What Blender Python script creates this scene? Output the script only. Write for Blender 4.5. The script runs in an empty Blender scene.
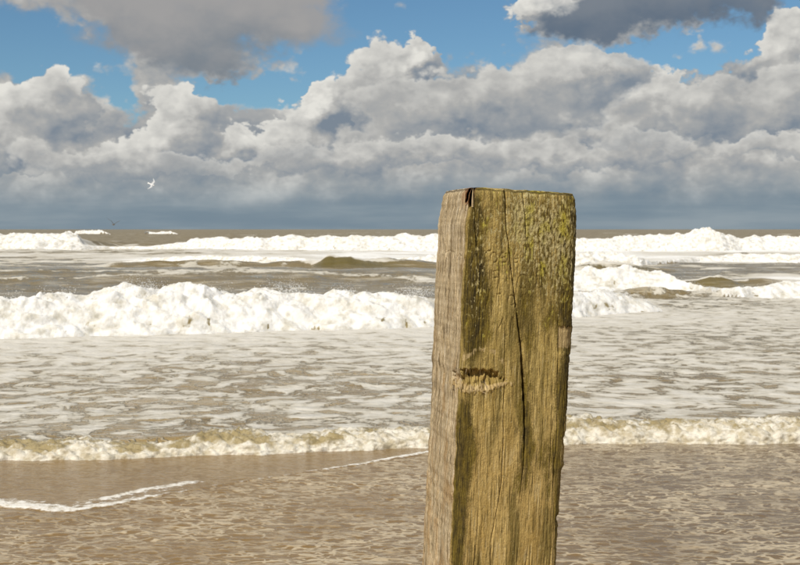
import bpy, bmesh, math
import numpy as np
from mathutils import Vector, Matrix

R = math.radians
scene = bpy.context.scene
col = scene.collection


def lin(r, g, b):
    f = lambda c: (c / 255 / 12.92) if c / 255 <= 0.04045 else ((c / 255 + 0.055) / 1.055) ** 2.4
    return (f(r), f(g), f(b), 1.0)


# ------------------------------------------------------------------ camera
CAM_H = 2.0            # eye height over mean sea level
FPX = 1111.0           # focal length in units of 1/800 picture width
cam_data = bpy.data.cameras.new('camera')
cam = bpy.data.objects.new('camera', cam_data)
col.objects.link(cam)
cam.location = (0, 0, CAM_H)
cam.rotation_euler = (R(90), 0, 0)
cam_data.sensor_width = 36.0
cam_data.lens = 36.0 * FPX / 800.0
cam_data.shift_y = -53.2 / 800.0
cam_data.clip_start = 0.05
cam_data.clip_end = 90000.0
cam_data.dof.use_dof = True
cam_data.dof.focus_distance = 2.42
cam_data.dof.aperture_fstop = 20.0
scene.camera = cam

# ------------------------------------------------------------------ exposure
scene.render.engine = 'CYCLES'
scene.cycles.use_denoising = True
scene.cycles.max_bounces = 6
scene.cycles.diffuse_bounces = 3
scene.cycles.glossy_bounces = 3
scene.cycles.caustics_reflective = False
scene.cycles.caustics_refractive = False
vs = scene.view_settings
vs.view_transform = 'Standard'
vs.look = 'None'
vs.gamma = 1.0
vs.exposure = 0.0
vs.use_curve_mapping = False

# ------------------------------------------------------------------ sun
SUN_EL, SUN_AZ = 44.0, -146.0     # azimuth from the view direction (+Y), clockwise: behind the camera, to its left
sd = Vector((math.sin(R(SUN_AZ)) * math.cos(R(SUN_EL)), math.cos(R(SUN_AZ)) * math.cos(R(SUN_EL)), math.sin(R(SUN_EL))))
sun_data = bpy.data.lights.new('sun', 'SUN')
sun_data.energy = 4.1
sun_data.angle = R(0.53)
sun_data.color = (1.0, 0.94, 0.85)
sun = bpy.data.objects.new('sun', sun_data)
col.objects.link(sun)
sun.rotation_euler = (-sd).to_track_quat('-Z', 'Y').to_euler()
sun.location = sd * 50


# ------------------------------------------------------------------ node helper
class S:
    """a socket with arithmetic"""
    def __init__(self, tree, sock):
        self.t, self.s = tree, sock

    def _m(self, op, *args, clamp=False):
        n = self.t.nodes.new('ShaderNodeMath')
        n.operation = op
        n.use_clamp = clamp
        for i, a in enumerate((self,) + args):
            put(self.t, n.inputs[i], a)
        return S(self.t, n.outputs[0])

    def __add__(self, o): return self._m('ADD', o)
    __radd__ = __add__
    def __sub__(self, o): return self._m('SUBTRACT', o)
    def __rsub__(self, o): return (self * -1.0) + o
    def __mul__(self, o): return self._m('MULTIPLY', o)
    __rmul__ = __mul__
    def __truediv__(self, o): return self._m('DIVIDE', o)
    def pow(self, o): return self._m('POWER', o)
    def clamp(self): return self._m('ADD', 0.0, clamp=True)
    def mx(self, o): return self._m('MAXIMUM', o)
    def mn(self, o): return self._m('MINIMUM', o)
    def abs(self): return self._m('ABSOLUTE')

    def step(self, a, b, lo=0.0, hi=1.0, kind='SMOOTHSTEP'):
        n = self.t.nodes.new('ShaderNodeMapRange')
        n.interpolation_type = kind
        n.clamp = True
        put(self.t, n.inputs[0], self)
        for i, v in zip((1, 2, 3, 4), (a, b, lo, hi)):
            put(self.t, n.inputs[i], v)
        return S(self.t, n.outputs[0])


def put(tree, inp, v):
    if isinstance(v, S):
        tree.links.new(v.s, inp)
    elif v is not None:
        if isinstance(v, (tuple, list)) and inp.type == 'VECTOR':
            v = tuple(v)[:3]
        inp.default_value = v


def vmath(tree, op, *args, out=0):
    n = tree.nodes.new('ShaderNodeVectorMath')
    n.operation = op
    for i, a in enumerate(args):
        if op == 'SCALE' and i == 1:
            put(tree, n.inputs['Scale'], a)
        else:
            put(tree, n.inputs[i], a)
    return S(tree, n.outputs[out])


def noise(tree, vec, scale, detail=4.0, rough=0.5, lac=2.0, dist=0.0, color=False, dims='3D'):
    n = tree.nodes.new('ShaderNodeTexNoise')
    n.noise_dimensions = dims
    put(tree, n.inputs['Vector'], vec)
    for k, v in (('Scale', scale), ('Detail', detail), ('Roughness', rough), ('Lacunarity', lac), ('Distortion', dist)):
        put(tree, n.inputs[k], v)
    return S(tree, n.outputs['Color' if color else 'Fac'])


def voronoi(tree, vec, scale, feature='SMOOTH_F1', detail=0.0, rough=0.5, smooth=0.6, rand=1.0):
    n = tree.nodes.new('ShaderNodeTexVoronoi')
    n.feature = feature
    n.normalize = True
    put(tree, n.inputs['Vector'], vec)
    for k, v in (('Scale', scale), ('Detail', detail), ('Roughness', rough), ('Smoothness', smooth), ('Randomness', rand)):
        if k in n.inputs and n.inputs[k].enabled:
            put(tree, n.inputs[k], v)
    return S(tree, n.outputs['Distance'])


def mix(tree, f, a, b):
    n = tree.nodes.new('ShaderNodeMix')
    n.data_type = 'RGBA'
    put(tree, n.inputs[0], f)
    put(tree, n.inputs[6], a)
    put(tree, n.inputs[7], b)
    return S(tree, n.outputs[2])


def combine(tree, x, y, z):
    n = tree.nodes.new('ShaderNodeCombineXYZ')
    for i, v in enumerate((x, y, z)):
        put(tree, n.inputs[i], v)
    return S(tree, n.outputs[0])


def separate(tree, v):
    n = tree.nodes.new('ShaderNodeSeparateXYZ')
    put(tree, n.inputs[0], v)
    return [S(tree, o) for o in n.outputs]


# ------------------------------------------------------------------ world: clear-air sky with cloud cover
world = bpy.data.worlds.new('World')
scene.world = world
world.use_nodes = True
W = world.node_tree
W.nodes.clear()
world.cycles.sampling_method = 'MANUAL'
world.cycles.sample_map_resolution = 256
SKY_STRENGTH = 0.1
sky = W.nodes.new('ShaderNodeTexSky')
sky.sky_type = 'NISHITA'
sky.sun_disc = False
sky.sun_elevation = R(SUN_EL)
sky.sun_rotation = R(SUN_AZ)
sky.air_density = 1.0
sky.dust_density = 0.2
sky.ozone_density = 3.0
tc = W.nodes.new('ShaderNodeTexCoord')
D = S(W, tc.outputs['Generated'])
dx, dy, dz = separate(W, D)
az = dx._m('ARCTAN2', dy) * (180 / math.pi)
el = dz._m('ARCSINE') * (180 / math.pi)
# cloud cells look flatter the lower they stand
P = combine(W, dx, dy, dz * 1.35)
w1 = vmath(W, 'SUBTRACT', noise(W, P, 26, 4, 0.55, color=True), (0.5, 0.5, 0.5))
w1x, w1y, w1z = separate(W, w1)
w2 = vmath(W, 'SUBTRACT', noise(W, P, 90, 3, 0.6, color=True), (0.5, 0.5, 0.5))
w2x, w2y, w2z = separate(W, w2)
AE = combine(W, az + w1x * 3.4 + w2x * 0.9, el + w1y * 2.6 + w2y * 0.9, 0.0)


SHIFT = (-0.42, 0.62, 0.0)          # towards the sun, degrees
AE2 = vmath(W, 'ADD', AE, SHIFT)


def blobs(items, at=None):
    acc = None
    for amp, x, y, w, h in items:
        # cloud lists are written as (amount, x, y, half width, half height) on an 800-wide survey of this sky: 19.4 units to a degree
        a0, e0, sa, se = (x - 400) / 19.4, (229 - y) / 19.4, w / 19.4, h / 19.4
        v = vmath(W, 'MULTIPLY_ADD', at or AE, (1 / sa, 1 / se, 0), (-a0 / sa, -e0 / se, 0))
        r2 = vmath(W, 'DOT_PRODUCT', v, v, out=1)
        n = W.nodes.new('ShaderNodeMath')
        n.operation = 'POWER'
        n.inputs[0].default_value = 0.36788
        put(W, n.inputs[1], r2)
        g = S(W, n.outputs[0])
        acc = g * amp if acc is None else g._m('MULTIPLY_ADD', amp, acc)
    return acc


def puffs(p, detail, vd):
    big = noise(W, p, 11, detail, 0.56)
    pw = vmath(W, 'ADD', p, vmath(W, 'SCALE', w1, 0.022))
    return big + (0.5 - voronoi(W, pw, 40, feature='F1', detail=vd, rough=0.6)) * 0.62


F0 = puffs(P, 8, 2.0) - 0.52
P2 = vmath(W, 'ADD', P, (-0.0073, 0.0, 0.0146))
T0 = puffs(P, 5, 2.0)
T1 = puffs(P2, 5, 2.0)
relief = T0 - T1
SOFT = noise(W, combine(W, dx, dy, dz * 1.6), 13, 5, 0.5) - 0.5
shade_c, mid_c, lit_c = lin(124, 136, 149), lin(174, 174, 172), lin(228, 226, 219)


def cloud_colour(tone):
    c = mix(W, tone.step(0.0, 0.5, kind='LINEAR'), shade_c, mid_c)
    return mix(W, tone.step(0.5, 1.0, kind='LINEAR'), c, lit_c)


def bank(items, na, soft, base, k, kr, rim=0.0):
    f0 = blobs(items)
    f1 = blobs(items, AE2)
    d = f0 + F0 * na
    a = d.step(0.40, 0.40 + soft)
    rim_ = d.step(0.85, 0.42) * (f0 - f1).step(-0.02, 0.12) * rim
    t = ((f0 - f1) * k + relief * kr + base + rim_).clamp()
    return a, t, d


layers = []
# far bank that fills the lower sky, its gaps and its tops
cover = blobs([
    (-0.75, 40, 58, 62, 22), (-0.8, 250, 96, 64, 13), (-0.55, 325, 70, 22, 36), (-0.9, 425, 18, 66, 30), (-0.5, 475, 62, 34, 16),
    (-0.9, 660, 62, 66, 18), (-0.8, 735, 52, 26, 24), (-0.9, 207, 134, 12, 18), (-0.45, 350, 22, 22, 40), (-0.5, 790, 10, 24, 12),
    (-0.45, 125, 98, 18, 16), (0.45, 60, 135, 60, 40), (0.35, 190, 138, 34, 36), (0.55, 320, 140, 50, 34), (0.4, 395, 110, 46, 38),
    (0.5, 520, 110, 120, 42), (0.5, 640, 120, 60, 34), (0.6, 775, 105, 50, 56)])
d0 = cover + F0 * 1.4 + 0.08 + el.step(5.5, 1.5) * 0.9
layers.append((d0.step(0.0, 0.24), (relief * 1.5 + SOFT * 1.5 + 0.44).clamp()))
# bluish shaded patches between the towers
a_, t_, d_ = bank([(0.9, 255, 122, 54, 17), (0.9, 470, 78, 50, 22), (0.8, 300, 160, 70, 14), (0.6, 150, 172, 60, 12)], 0.9, 0.4, 0.22, 0.3, 0.7)
layers.append((a_ * 0.9, t_))
# sunlit towers
a_, t_, d_ = bank([(1.0, 62, 112, 42, 34), (1.0, 188, 122, 30, 28), (0.9, 160, 150, 34, 24), (0.9, 244, 150, 36, 18), (1.0, 322, 108, 17, 17), (1.0, 300, 142, 34, 20),
                   (0.8, 8, 150, 24, 30), (1.0, 392, 76, 44, 30), (0.9, 420, 58, 14, 20), (1.1, 640, 100, 42, 22), (0.9, 606, 128, 40, 16), (0.9, 672, 130, 34, 22), (1.0, 560, 18, 50, 18),
                   (1.2, 785, 52, 36, 32), (0.7, 90, 160, 60, 16)], 1.3, 0.11, 0.42, 0.85, 1.2, 0.30)
layers.append((a_, t_))
# the broad grey cumulus in the middle and the shaded ones at the right
a_, t_, d_ = bank([(1.0, 420, 106, 60, 26), (1.1, 520, 98, 92, 34), (0.9, 590, 72, 50, 18), (0.8, 370, 150, 60, 22), (1.0, 700, 104, 30, 22), (0.9, 735, 128, 60, 20), (1.0, 785, 104, 34, 26)],
                  1.0, 0.20, 0.37, 0.6, 1.0, 0.22)
layers.append((a_ * 0.96, t_))
# low nearer heads along the foot of the bank
a_, t_, d_ = bank([(0.9, 440, 150, 60, 14), (0.9, 330, 158, 70, 16), (0.8, 110, 166, 70, 16), (0.9, 640, 150, 70, 18), (0.9, 770, 152, 60, 16), (0.7, 540, 160, 60, 12), (0.7, 220, 170, 50, 12)],
                  1.6, 0.22, 0.40, 0.5, 1.1, 0.26)
layers.append((a_ * 0.8, t_))

cr = None
alpha = None
for a_, t_ in layers:
    c_ = cloud_colour(t_)
    if cr is None:
        cr, alpha = c_, a_
    else:
        cr = mix(W, a_, cr, c_)
        alpha = 1.0 - (1.0 - alpha) * (1.0 - a_)
# grey-blue veil of rain air low over the sea
veil_n = noise(W, combine(W, az * 0.09, 0.0, el * 0.8), 1.2, 4, 0.5)
veil_c = mix(W, veil_n.step(0.35, 0.7), lin(119, 137, 150), lin(142, 155, 163))
veil = (el + SOFT * 1.8).step(3.7, 0.9)
cr = mix(W, veil * 0.97, cr, veil_c)

# the two thick grey decks high up
deck1 = blobs([(1.1, 205, 15, 95, 50), (0.6, 285, 8, 50, 44), (0.7, 150, 20, 60, 34), (0.5, 215, 72, 40, 14), (0.4, 16, 12, 60, 15)])
a1 = (deck1 + SOFT * 1.3 + F0 * 0.2 - 0.06).step(0.22, 0.74)
c1 = mix(W, (el + SOFT * 6.0 + relief * 3.0).step(6.6, 11.8), lin(122, 131, 140), lin(158, 157, 157))
deck2 = blobs([(1.1, 650, 12, 96, 28), (0.7, 570, 32, 44, 16), (0.6, 735, 10, 36, 22), (0.5, 470, -4, 40, 6)])
a2 = (deck2 + SOFT * 0.9 + F0 * 0.2 - 0.1).step(0.22, 0.70)
c2 = mix(W, (el + SOFT * 7.0 + relief * 3.0).step(8.0, 13.0), lin(90, 107, 126), lin(118, 127, 138))

up = 1.0 / SKY_STRENGTH
def lift(c): return vmath(W, 'SCALE', c, up)
skyc = vmath(W, 'MULTIPLY', S(W, sky.outputs[0]), (0.56, 0.73, 0.79))
out = mix(W, alpha, skyc, lift(cr))
out = mix(W, a1 * 0.97, out, lift(c1))
out = mix(W, a2 * 0.97, out, lift(c2))
bg = W.nodes.new('ShaderNodeBackground')
bg.inputs['Strength'].default_value = SKY_STRENGTH
W.links.new(out.s, bg.inputs['Color'])
wo = W.nodes.new('ShaderNodeOutputWorld')
W.links.new(bg.outputs[0], wo.inputs['Surface'])

# ================================================================== geometry helpers
rng = np.random.default_rng(7)
_perm = rng.permutation(256)
_perm = np.concatenate([_perm, _perm, _perm])
_g = rng.normal(size=(256, 3))
_g /= np.linalg.norm(_g, axis=1)[:, None]


def pn(x, y, z=0.0):
    """gradient noise, about -0.7..0.7"""
    x, y, z = np.broadcast_arrays(np.asarray(x, float), np.asarray(y, float), np.asarray(z, float))
    xi, yi, zi = np.floor(x), np.floor(y), np.floor(z)
    xf, yf, zf = x - xi, y - yi, z - zi
    xi, yi, zi = xi.astype(int) & 255, yi.astype(int) & 255, zi.astype(int) & 255
    u, v, w = (t * t * t * (t * (t * 6 - 15) + 10) for t in (xf, yf, zf))
    r = 0.0
    for a in (0, 1):
        wa = u if a else 1 - u
        pa = _perm[(xi + a) & 255]
        for b in (0, 1):
            wb = wa * (v if b else 1 - v)
            pb = _perm[(pa + yi + b) & 255]
            for c in (0, 1):
                g = _g[_perm[(pb + zi + c) & 255]]
                r = r + wb * (w if c else 1 - w) * (g[..., 0] * (xf - a) + g[..., 1] * (yf - b) + g[..., 2] * (zf - c))
    return r


def fbm(x, y, z=0.0, n=4, gain=0.5, billow=False):
    r, a, f, s = 0.0, 1.0, 1.0, 0.0
    for i in range(n):
        q = pn(x * f + 17.3 * i, y * f - 9.1 * i, np.asarray(z) * f + 5.7 * i)
        r = r + a * (np.abs(q) * 2 if billow else q)
        s += a
        a *= gain
        f *= 2.03
    return r / s


def sstep(x, a, b):
    t = np.clip((x - a) / (b - a), 0, 1)
    return t * t * (3 - 2 * t)


def grid_mesh(name, pts, attrs=None, uv=None, mats=(), smooth=True, closed_u=False):
    """pts: (rows, cols, 3)"""
    nr, nc = pts.shape[:2]
    idx = np.arange(nr * nc).reshape(nr, nc)
    if closed_u:
        idx = np.concatenate([idx, idx[:, :1]], axis=1)
    a, b, c, d = idx[:-1, :-1], idx[:-1, 1:], idx[1:, 1:], idx[1:, :-1]
    quads = np.stack([a, b, c, d], -1).reshape(-1, 4)
    me = bpy.data.meshes.new(name)
    me.vertices.add(nr * nc)
    me.vertices.foreach_set('co', pts.reshape(-1).astype(np.float32))
    me.loops.add(quads.size)
    me.loops.foreach_set('vertex_index', quads.reshape(-1).astype(np.int32))
    me.polygons.add(len(quads))
    me.polygons.foreach_set('loop_start', np.arange(0, quads.size, 4, dtype=np.int32))
    me.polygons.foreach_set('use_smooth', np.full(len(quads), smooth))
    for k, v in (attrs or {}).items():
        v = np.asarray(v, np.float32)
        if v.ndim == 3:
            at = me.attributes.new(k, 'FLOAT_VECTOR', 'POINT')
            at.data.foreach_set('vector', v.reshape(-1))
        else:
            at = me.attributes.new(k, 'FLOAT', 'POINT')
            at.data.foreach_set('value', v.reshape(-1))
    me.update(calc_edges=True)
    me.validate()
    for m in mats:
        me.materials.append(m)
    return me


def obj(name, me, parent=None, **props):
    o = bpy.data.objects.new(name, me)
    col.objects.link(o)
    if parent is not None:
        o.parent = parent
    for k, v in props.items():
        o[k] = v
    return o


def material(name):
    m = bpy.data.materials.new(name)
    m.use_nodes = True
    t = m.node_tree
    b = t.nodes['Principled BSDF']
    return m, t, b


def attr(t, name, vec=False):
    n = t.nodes.new('ShaderNodeAttribute')
    n.attribute_name = name
    return S(t, n.outputs['Vector' if vec else 'Fac'])


def position(t):
    return S(t, t.nodes.new('ShaderNodeNewGeometry').outputs['Position'])


def bump(t, h, strength, dist, normal=None):
    n = t.nodes.new('ShaderNodeBump')
    n.inputs['Strength'].default_value = strength
    n.inputs['Distance'].default_value = dist
    put(t, n.inputs['Height'], h)
    if normal is not None:
        put(t, n.inputs['Normal'], normal)
    return S(t, n.outputs[0])


def row_to_y(py, z=0.0):          # distance out to sea of something at height z that the survey sketch puts on line py
    return FPX * (CAM_H - z) / (np.asarray(py, float) - 229.3)


# ================================================================== materials of sea and shore
def make_sea_material():
    m, t, b = material('sea water with foam')
    p = position(t)
    x, y, z = separate(t, p)
    foam = attr(t, 'foam')
    far = y.step(26, 60)
    flat = combine(t, x, y, 0.0)
    wv = vmath(t, 'SUBTRACT', noise(t, flat, 1.1, 3, 0.5, color=True), (0.5, 0.5, 0.5))
    pw = vmath(t, 'ADD', flat, vmath(t, 'SCALE', wv, 0.8))
    n_near = noise(t, pw, 2.5, 8, 0.64)
    n_far = noise(t, combine(t, x * 0.5, y * 0.34 + z * 0.6, 0.0), 0.7, 7, 0.64)
    cells = voronoi(t, pw, 4.2, feature='F1', detail=1.0)
    n = (n_near + (0.42 - cells) * 0.22) * (1.0 - far) + n_far * far
    d = n - ((1.0 - foam) * 0.56 + 0.22)
    mask = d.step(-0.015, 0.03)
    body = d.step(-0.02, 0.20)
    lace = (noise(t, pw, 3.4, 3, 0.55) - 0.5).abs().step(0.035, 0.006) * foam.step(0.25, 0.6) * (1.0 - far)
    mask = mask.mx(lace * 0.75)
    lip = attr(t, 'lip')
    # silt and stretched old foam colour the water itself in streaks
    streak = noise(t, combine(t, x * 0.34, y * 0.8 + z * 2.6, 0.0), 1.3, 8, 0.68)
    water_c = mix(t, noise(t, flat, 0.22, 3, 0.5), (0.165, 0.120, 0.050, 1), (0.225, 0.172, 0.080, 1))
    water_c = mix(t, streak.step(0.49, 0.62) * 0.70, water_c, (0.44, 0.385, 0.28, 1))
    water_c = mix(t, streak.step(0.46, 0.34) * 0.5, water_c, (0.125, 0.094, 0.038, 1))
    water_c = mix(t, y.step(24, 12), water_c, mix(t, streak.step(0.4, 0.62), (0.215, 0.145, 0.052, 1), (0.34, 0.25, 0.12, 1)))
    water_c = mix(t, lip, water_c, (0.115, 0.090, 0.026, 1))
    foam_c = mix(t, body, (0.47, 0.43, 0.345, 1), (0.64, 0.61, 0.545, 1))
    foam_c = mix(t, foam.step(0.80, 0.95), foam_c, mix(t, body, (0.60, 0.58, 0.52, 1), (0.82, 0.81, 0.78, 1)))
    c = mix(t, mask, water_c, foam_c)
    put(t, b.inputs['Base Color'], c)
    put(t, b.inputs['Roughness'], (mask * 0.62 + 0.10).mx(y.step(22, 110) * 0.38))
    b.inputs['IOR'].default_value = 1.33
    b.inputs['Specular IOR Level'].default_value = 0.4
    rip = noise(t, combine(t, x * 0.8, y, 0.0), 4.5, 5, 0.6)
    chop = noise(t, combine(t, x * 0.55, y, 0.0), 1.3, 4, 0.55)
    h = rip * 0.06 + chop * 0.2 + mask * 0.02 + n * mask * 0.05
    put(t, b.inputs['Normal'], bump(t, h, 0.75, 1.0))
    return m


def make_whitewater_material():
    m, t, b = material('whitewater foam')
    p = position(t)
    foam = attr(t, 'foam')
    n = noise(t, p, 3.2, 6, 0.62)
    mask = (n + foam * 1.1 - 0.95).step(-0.1, 0.14)
    c = mix(t, mask, mix(t, noise(t, p, 2.0, 4, 0.5), (0.21, 0.165, 0.075, 1), (0.33, 0.27, 0.14, 1)), mix(t, n.step(0.3, 0.6), (0.56, 0.53, 0.45, 1), (0.80, 0.79, 0.765, 1)))
    put(t, b.inputs['Base Color'], c)
    put(t, b.inputs['Roughness'], mask * 0.6 + 0.18)
    b.inputs['IOR'].default_value = 1.33
    b.inputs['Subsurface Weight'].default_value = 0.6
    b.inputs['Subsurface Radius'].default_value = (1.0, 0.95, 0.85)
    b.inputs['Subsurface Scale'].default_value = 0.08
    h = noise(t, p, 9.0, 5, 0.65)
    put(t, b.inputs['Normal'], bump(t, h, 0.6, 0.06))
    return m


def make_shorebreak_material():
    m, t, b = material('sandy shore break')
    p = position(t)
    foam = attr(t, 'foam')
    n = noise(t, p, 8.0, 6, 0.65)
    n2 = noise(t, p, 2.6, 3, 0.5)
    mask = (n * 0.75 + n2 * 0.5 + foam * 1.0 - 1.0).step(-0.10, 0.16)
    wat = mix(t, noise(t, p, 5.0, 4, 0.55), (0.25, 0.190, 0.085, 1), (0.42, 0.345, 0.19, 1))
    fc = mix(t, n.step(0.36, 0.62), (0.46, 0.40, 0.28, 1), (0.72, 0.68, 0.585, 1))
    put(t, b.inputs['Base Color'], mix(t, mask, wat, fc))
    put(t, b.inputs['Roughness'], mask * 0.55 + 0.12)
    b.inputs['IOR'].default_value = 1.33
    h = noise(t, p, 26.0, 5, 0.65)
    put(t, b.inputs['Normal'], bump(t, h, 0.6, 0.03))
    return m


def make_film_material():
    m, t, b = material('shallow water film on sand')
    p = position(t)
    x, y, z = separate(t, p)
    flat = combine(t, x, y, 0.0)
    wet = attr(t, 'fresh')                      # 1 where the fresh sheet of swash lies
    froth = attr(t, 'froth')                    # bubbles left along the edges of the wash
    sand = mix(t, noise(t, flat, 0.8, 5, 0.55), (0.190, 0.110, 0.030, 1), (0.265, 0.163, 0.055, 1))
    grey = mix(t, x.step(-1.0, 2.6), sand, mix(t, noise(t, flat, 1.1, 4, 0.5), (0.135, 0.087, 0.040, 1), (0.185, 0.122, 0.058, 1)))
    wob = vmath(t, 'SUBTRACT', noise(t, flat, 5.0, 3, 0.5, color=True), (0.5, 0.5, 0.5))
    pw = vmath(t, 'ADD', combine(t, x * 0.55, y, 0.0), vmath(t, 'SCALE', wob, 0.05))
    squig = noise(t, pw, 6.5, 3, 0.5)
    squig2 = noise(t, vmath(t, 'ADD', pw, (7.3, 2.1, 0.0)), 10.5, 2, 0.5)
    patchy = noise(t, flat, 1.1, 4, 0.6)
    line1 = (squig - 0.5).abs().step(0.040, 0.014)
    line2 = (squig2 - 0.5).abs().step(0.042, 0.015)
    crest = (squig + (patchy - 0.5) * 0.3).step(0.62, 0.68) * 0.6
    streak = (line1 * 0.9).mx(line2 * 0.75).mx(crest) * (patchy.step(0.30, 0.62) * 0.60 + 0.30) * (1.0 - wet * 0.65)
    c = mix(t, streak, grey, (0.60, 0.50, 0.345, 1))  # pale net: sky glints on ripples and thin foam, painted into the colour
    fr = noise(t, combine(t, x, y, 0.0), 16.0, 7, 0.68)
    fr2 = voronoi(t, flat, 22.0, feature='F1', detail=1.0)
    fm = (froth + (fr - 0.5) * 1.5 + (0.4 - fr2) * 0.35).step(0.42, 0.78)
    c = mix(t, fm, c, mix(t, fr.step(0.35, 0.6), (0.62, 0.56, 0.45, 1), (0.84, 0.81, 0.75, 1)))
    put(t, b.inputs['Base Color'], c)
    put(t, b.inputs['Roughness'], (streak * 0.35 + 0.09).mx(fm * 0.7))
    b.inputs['IOR'].default_value = 1.33
    b.inputs['Specular IOR Level'].default_value = 0.5
    h = noise(t, combine(t, x * 0.7, y, 0.0), 22.0, 4, 0.55) + (line1.mx(line2)) * 0.35 + fm * 0.5
    put(t, b.inputs['Normal'], bump(t, h, 0.5, 0.02))
    return m


def make_sand_material():
    m, t, b = material('wet beach sand')
    p = position(t)
    c = mix(t, noise(t, p, 1.2, 6, 0.6), (0.24, 0.165, 0.09, 1), (0.36, 0.26, 0.155, 1))
    c = mix(t, noise(t, p, 160.0, 2, 0.6).step(0.35, 0.7) * 0.35, c, (0.42, 0.33, 0.22, 1))
    put(t, b.inputs['Base Color'], c)
    b.inputs['Roughness'].default_value = 0.55
    put(t, b.inputs['Normal'], bump(t, noise(t, p, 40.0, 5, 0.6), 0.4, 0.02))
    return m


SEA, WHITE, SHORE, FILM, SAND = make_sea_material(), make_whitewater_material(), make_shorebreak_material(), make_film_material(), make_sand_material()


# ================================================================== breakers: where their toes run and how high they stand
class Breaker:
    def __init__(self, ctrl, seed=0.0):
        c = np.array(ctrl, float)              # survey x, toe line, height
        Y = row_to_y(c[:, 1])
        self.X, self.Y, self.H = (c[:, 0] - 400) / FPX * Y, Y, c[:, 2]
        self.seed = seed

    def at(self, x):
        y = np.interp(x, self.X, self.Y)
        h = np.interp(x, self.X, self.H)
        inside = (x > self.X[0] - 1e-6) & (x < self.X[-1] + 1e-6)
        y = y + 0.35 * self.wob * pn(x * 0.55 / self.wob, self.seed, 0.3) + 0.15 * self.wob * pn(x * 1.7 / self.wob, self.seed, 4.1)
        return y, np.where(inside, h, 0.0)

    wob = 1.0


near_l = Breaker([(-330, 352, .55), (-200, 346, .6), (0, 338, .70), (60, 336, .82), (100, 335, .90), (160, 334, .80), (200, 333, .78), (240, 332, .86), (330, 329, .74), (430, 327, .68),
                  (520, 320, .62), (600, 315, .54), (632, 313, .44), (650, 312, .26), (662, 311, .04)], 1.0)
mid_r = Breaker([(470, 291, .0), (500, 291, .40), (577, 291, .62), (640, 290, .64), (668, 290, .50), (688, 291, .34), (706, 293, .20), (722, 296, .22), (742, 298, .27), (758, 297, .26), (800, 296, .42), (900, 296, .5), (1050, 297, .4)], 2.0)
outer = Breaker([(-330, 249, 1.1), (-150, 249.5, 1.25), (0, 249.5, 1.5), (40, 249.5, 1.55), (60, 249.5, 1.6), (71, 249.5, 1.35), (80, 249.5, .5), (110, 249, .22), (150, 249, .28), (185, 249, .7), (215, 249.5, 1.2), (260, 250, 1.32), (300, 250, 1.36), (360, 250, 1.34),
                 (430, 250, 1.28), (577, 250, 1.22), (640, 250, 1.26), (690, 250, 1.5), (705, 250, 1.8), (714, 250, 2.0), (722, 250, 1.55), (740, 249.5, 1.15), (800, 249.5, 1.22), (950, 249, 1.15), (1130, 249, 1.1)], 3.0)
outer.wob = 4.0
near_l.wob = 1.2
near_l.H = near_l.H * 0.90
mid_r.wob = 1.2
inner_l = Breaker([(120, 262, .0), (150, 262, .22), (200, 263, .40), (260, 264.5, .46), (300, 265, .40), (318, 265, .22), (330, 265, .0)], 8.0)
inner_r = Breaker([(380, 266, .0), (400, 266, .40), (430, 266, .60), (577, 266, .62), (620, 266, .66), (640, 266, .55), (652, 265, .2), (662, 264, .15), (700, 262, .30), (760, 262, .45), (860, 262, .5), (960, 262, .3), (1000, 262, .0)], 9.0)
inner_l.wob = 2.0
inner_r.wob = 2.0
caps = [(Breaker([(56, 234.9, .0), (64, 234.7, .7), (72, 234.6, 1.3), (82, 234.6, 1.5), (92, 234.6, 1.45), (100, 234.6, 1.5), (105, 234.7, 1.0), (112, 234.8, .0)], 4.0), 'small white crest on the horizon, near the left edge and left of the low gull'),
        (Breaker([(132, 234.9, .0), (140, 234.7, 1.1), (148, 234.6, 1.35), (155, 234.6, .8), (162, 234.6, 1.4), (170, 234.6, 1.3), (180, 234.8, .0)], 5.0), 'pair of small white crests on the horizon right of the low gull'),
        (Breaker([(742, 243.2, .0), (752, 243.1, .4), (765, 243.0, .85), (778, 243.0, .5), (790, 243.0, .75), (800, 243, .4), (812, 243.0, .0)], 6.0), 'low foam streak beyond the tall white peak at the right')]
for c_, _ in caps:
    c_.wob = 5.0
shore = Breaker([(-420, 481, .12), (-100, 468, .15), (0, 465.5, .16), (60, 464, .17), (100, 462, .17), (150, 460, .13), (200, 456, .18), (300, 453.5, .14), (360, 450, .19), (430, 449, .15), (500, 445, .17), (600, 443.5, .20), (660, 441, .15), (740, 441, .18), (800, 439, .17), (900, 437, .15), (1250, 430, .12)], 7.0)
shore.wob = 0.85
shore.H = shore.H * 0.86


def ridge(b, x, y, gain=0.86, back=5.5):
    y0, h = b.at(x)
    yc = y0 + 1.25 * h                      # crest line
    d = y - yc
    hh = np.maximum(h, 1e-3)
    front = sstep(-d / (1.15 * hh), 1.0, 0.0)
    rear = np.exp(-np.maximum(d, 0) / (back * hh))
    return gain * h * np.where(d < 0, front, rear)


def bump2(x, y, x0, y0, sx, sf, sb, h):
    d = y - y0
    sy = np.where(d < 0, sf, sb)
    return h * np.exp(-((x - x0) / sx) ** 2 - (d / sy) ** 2)


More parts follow.
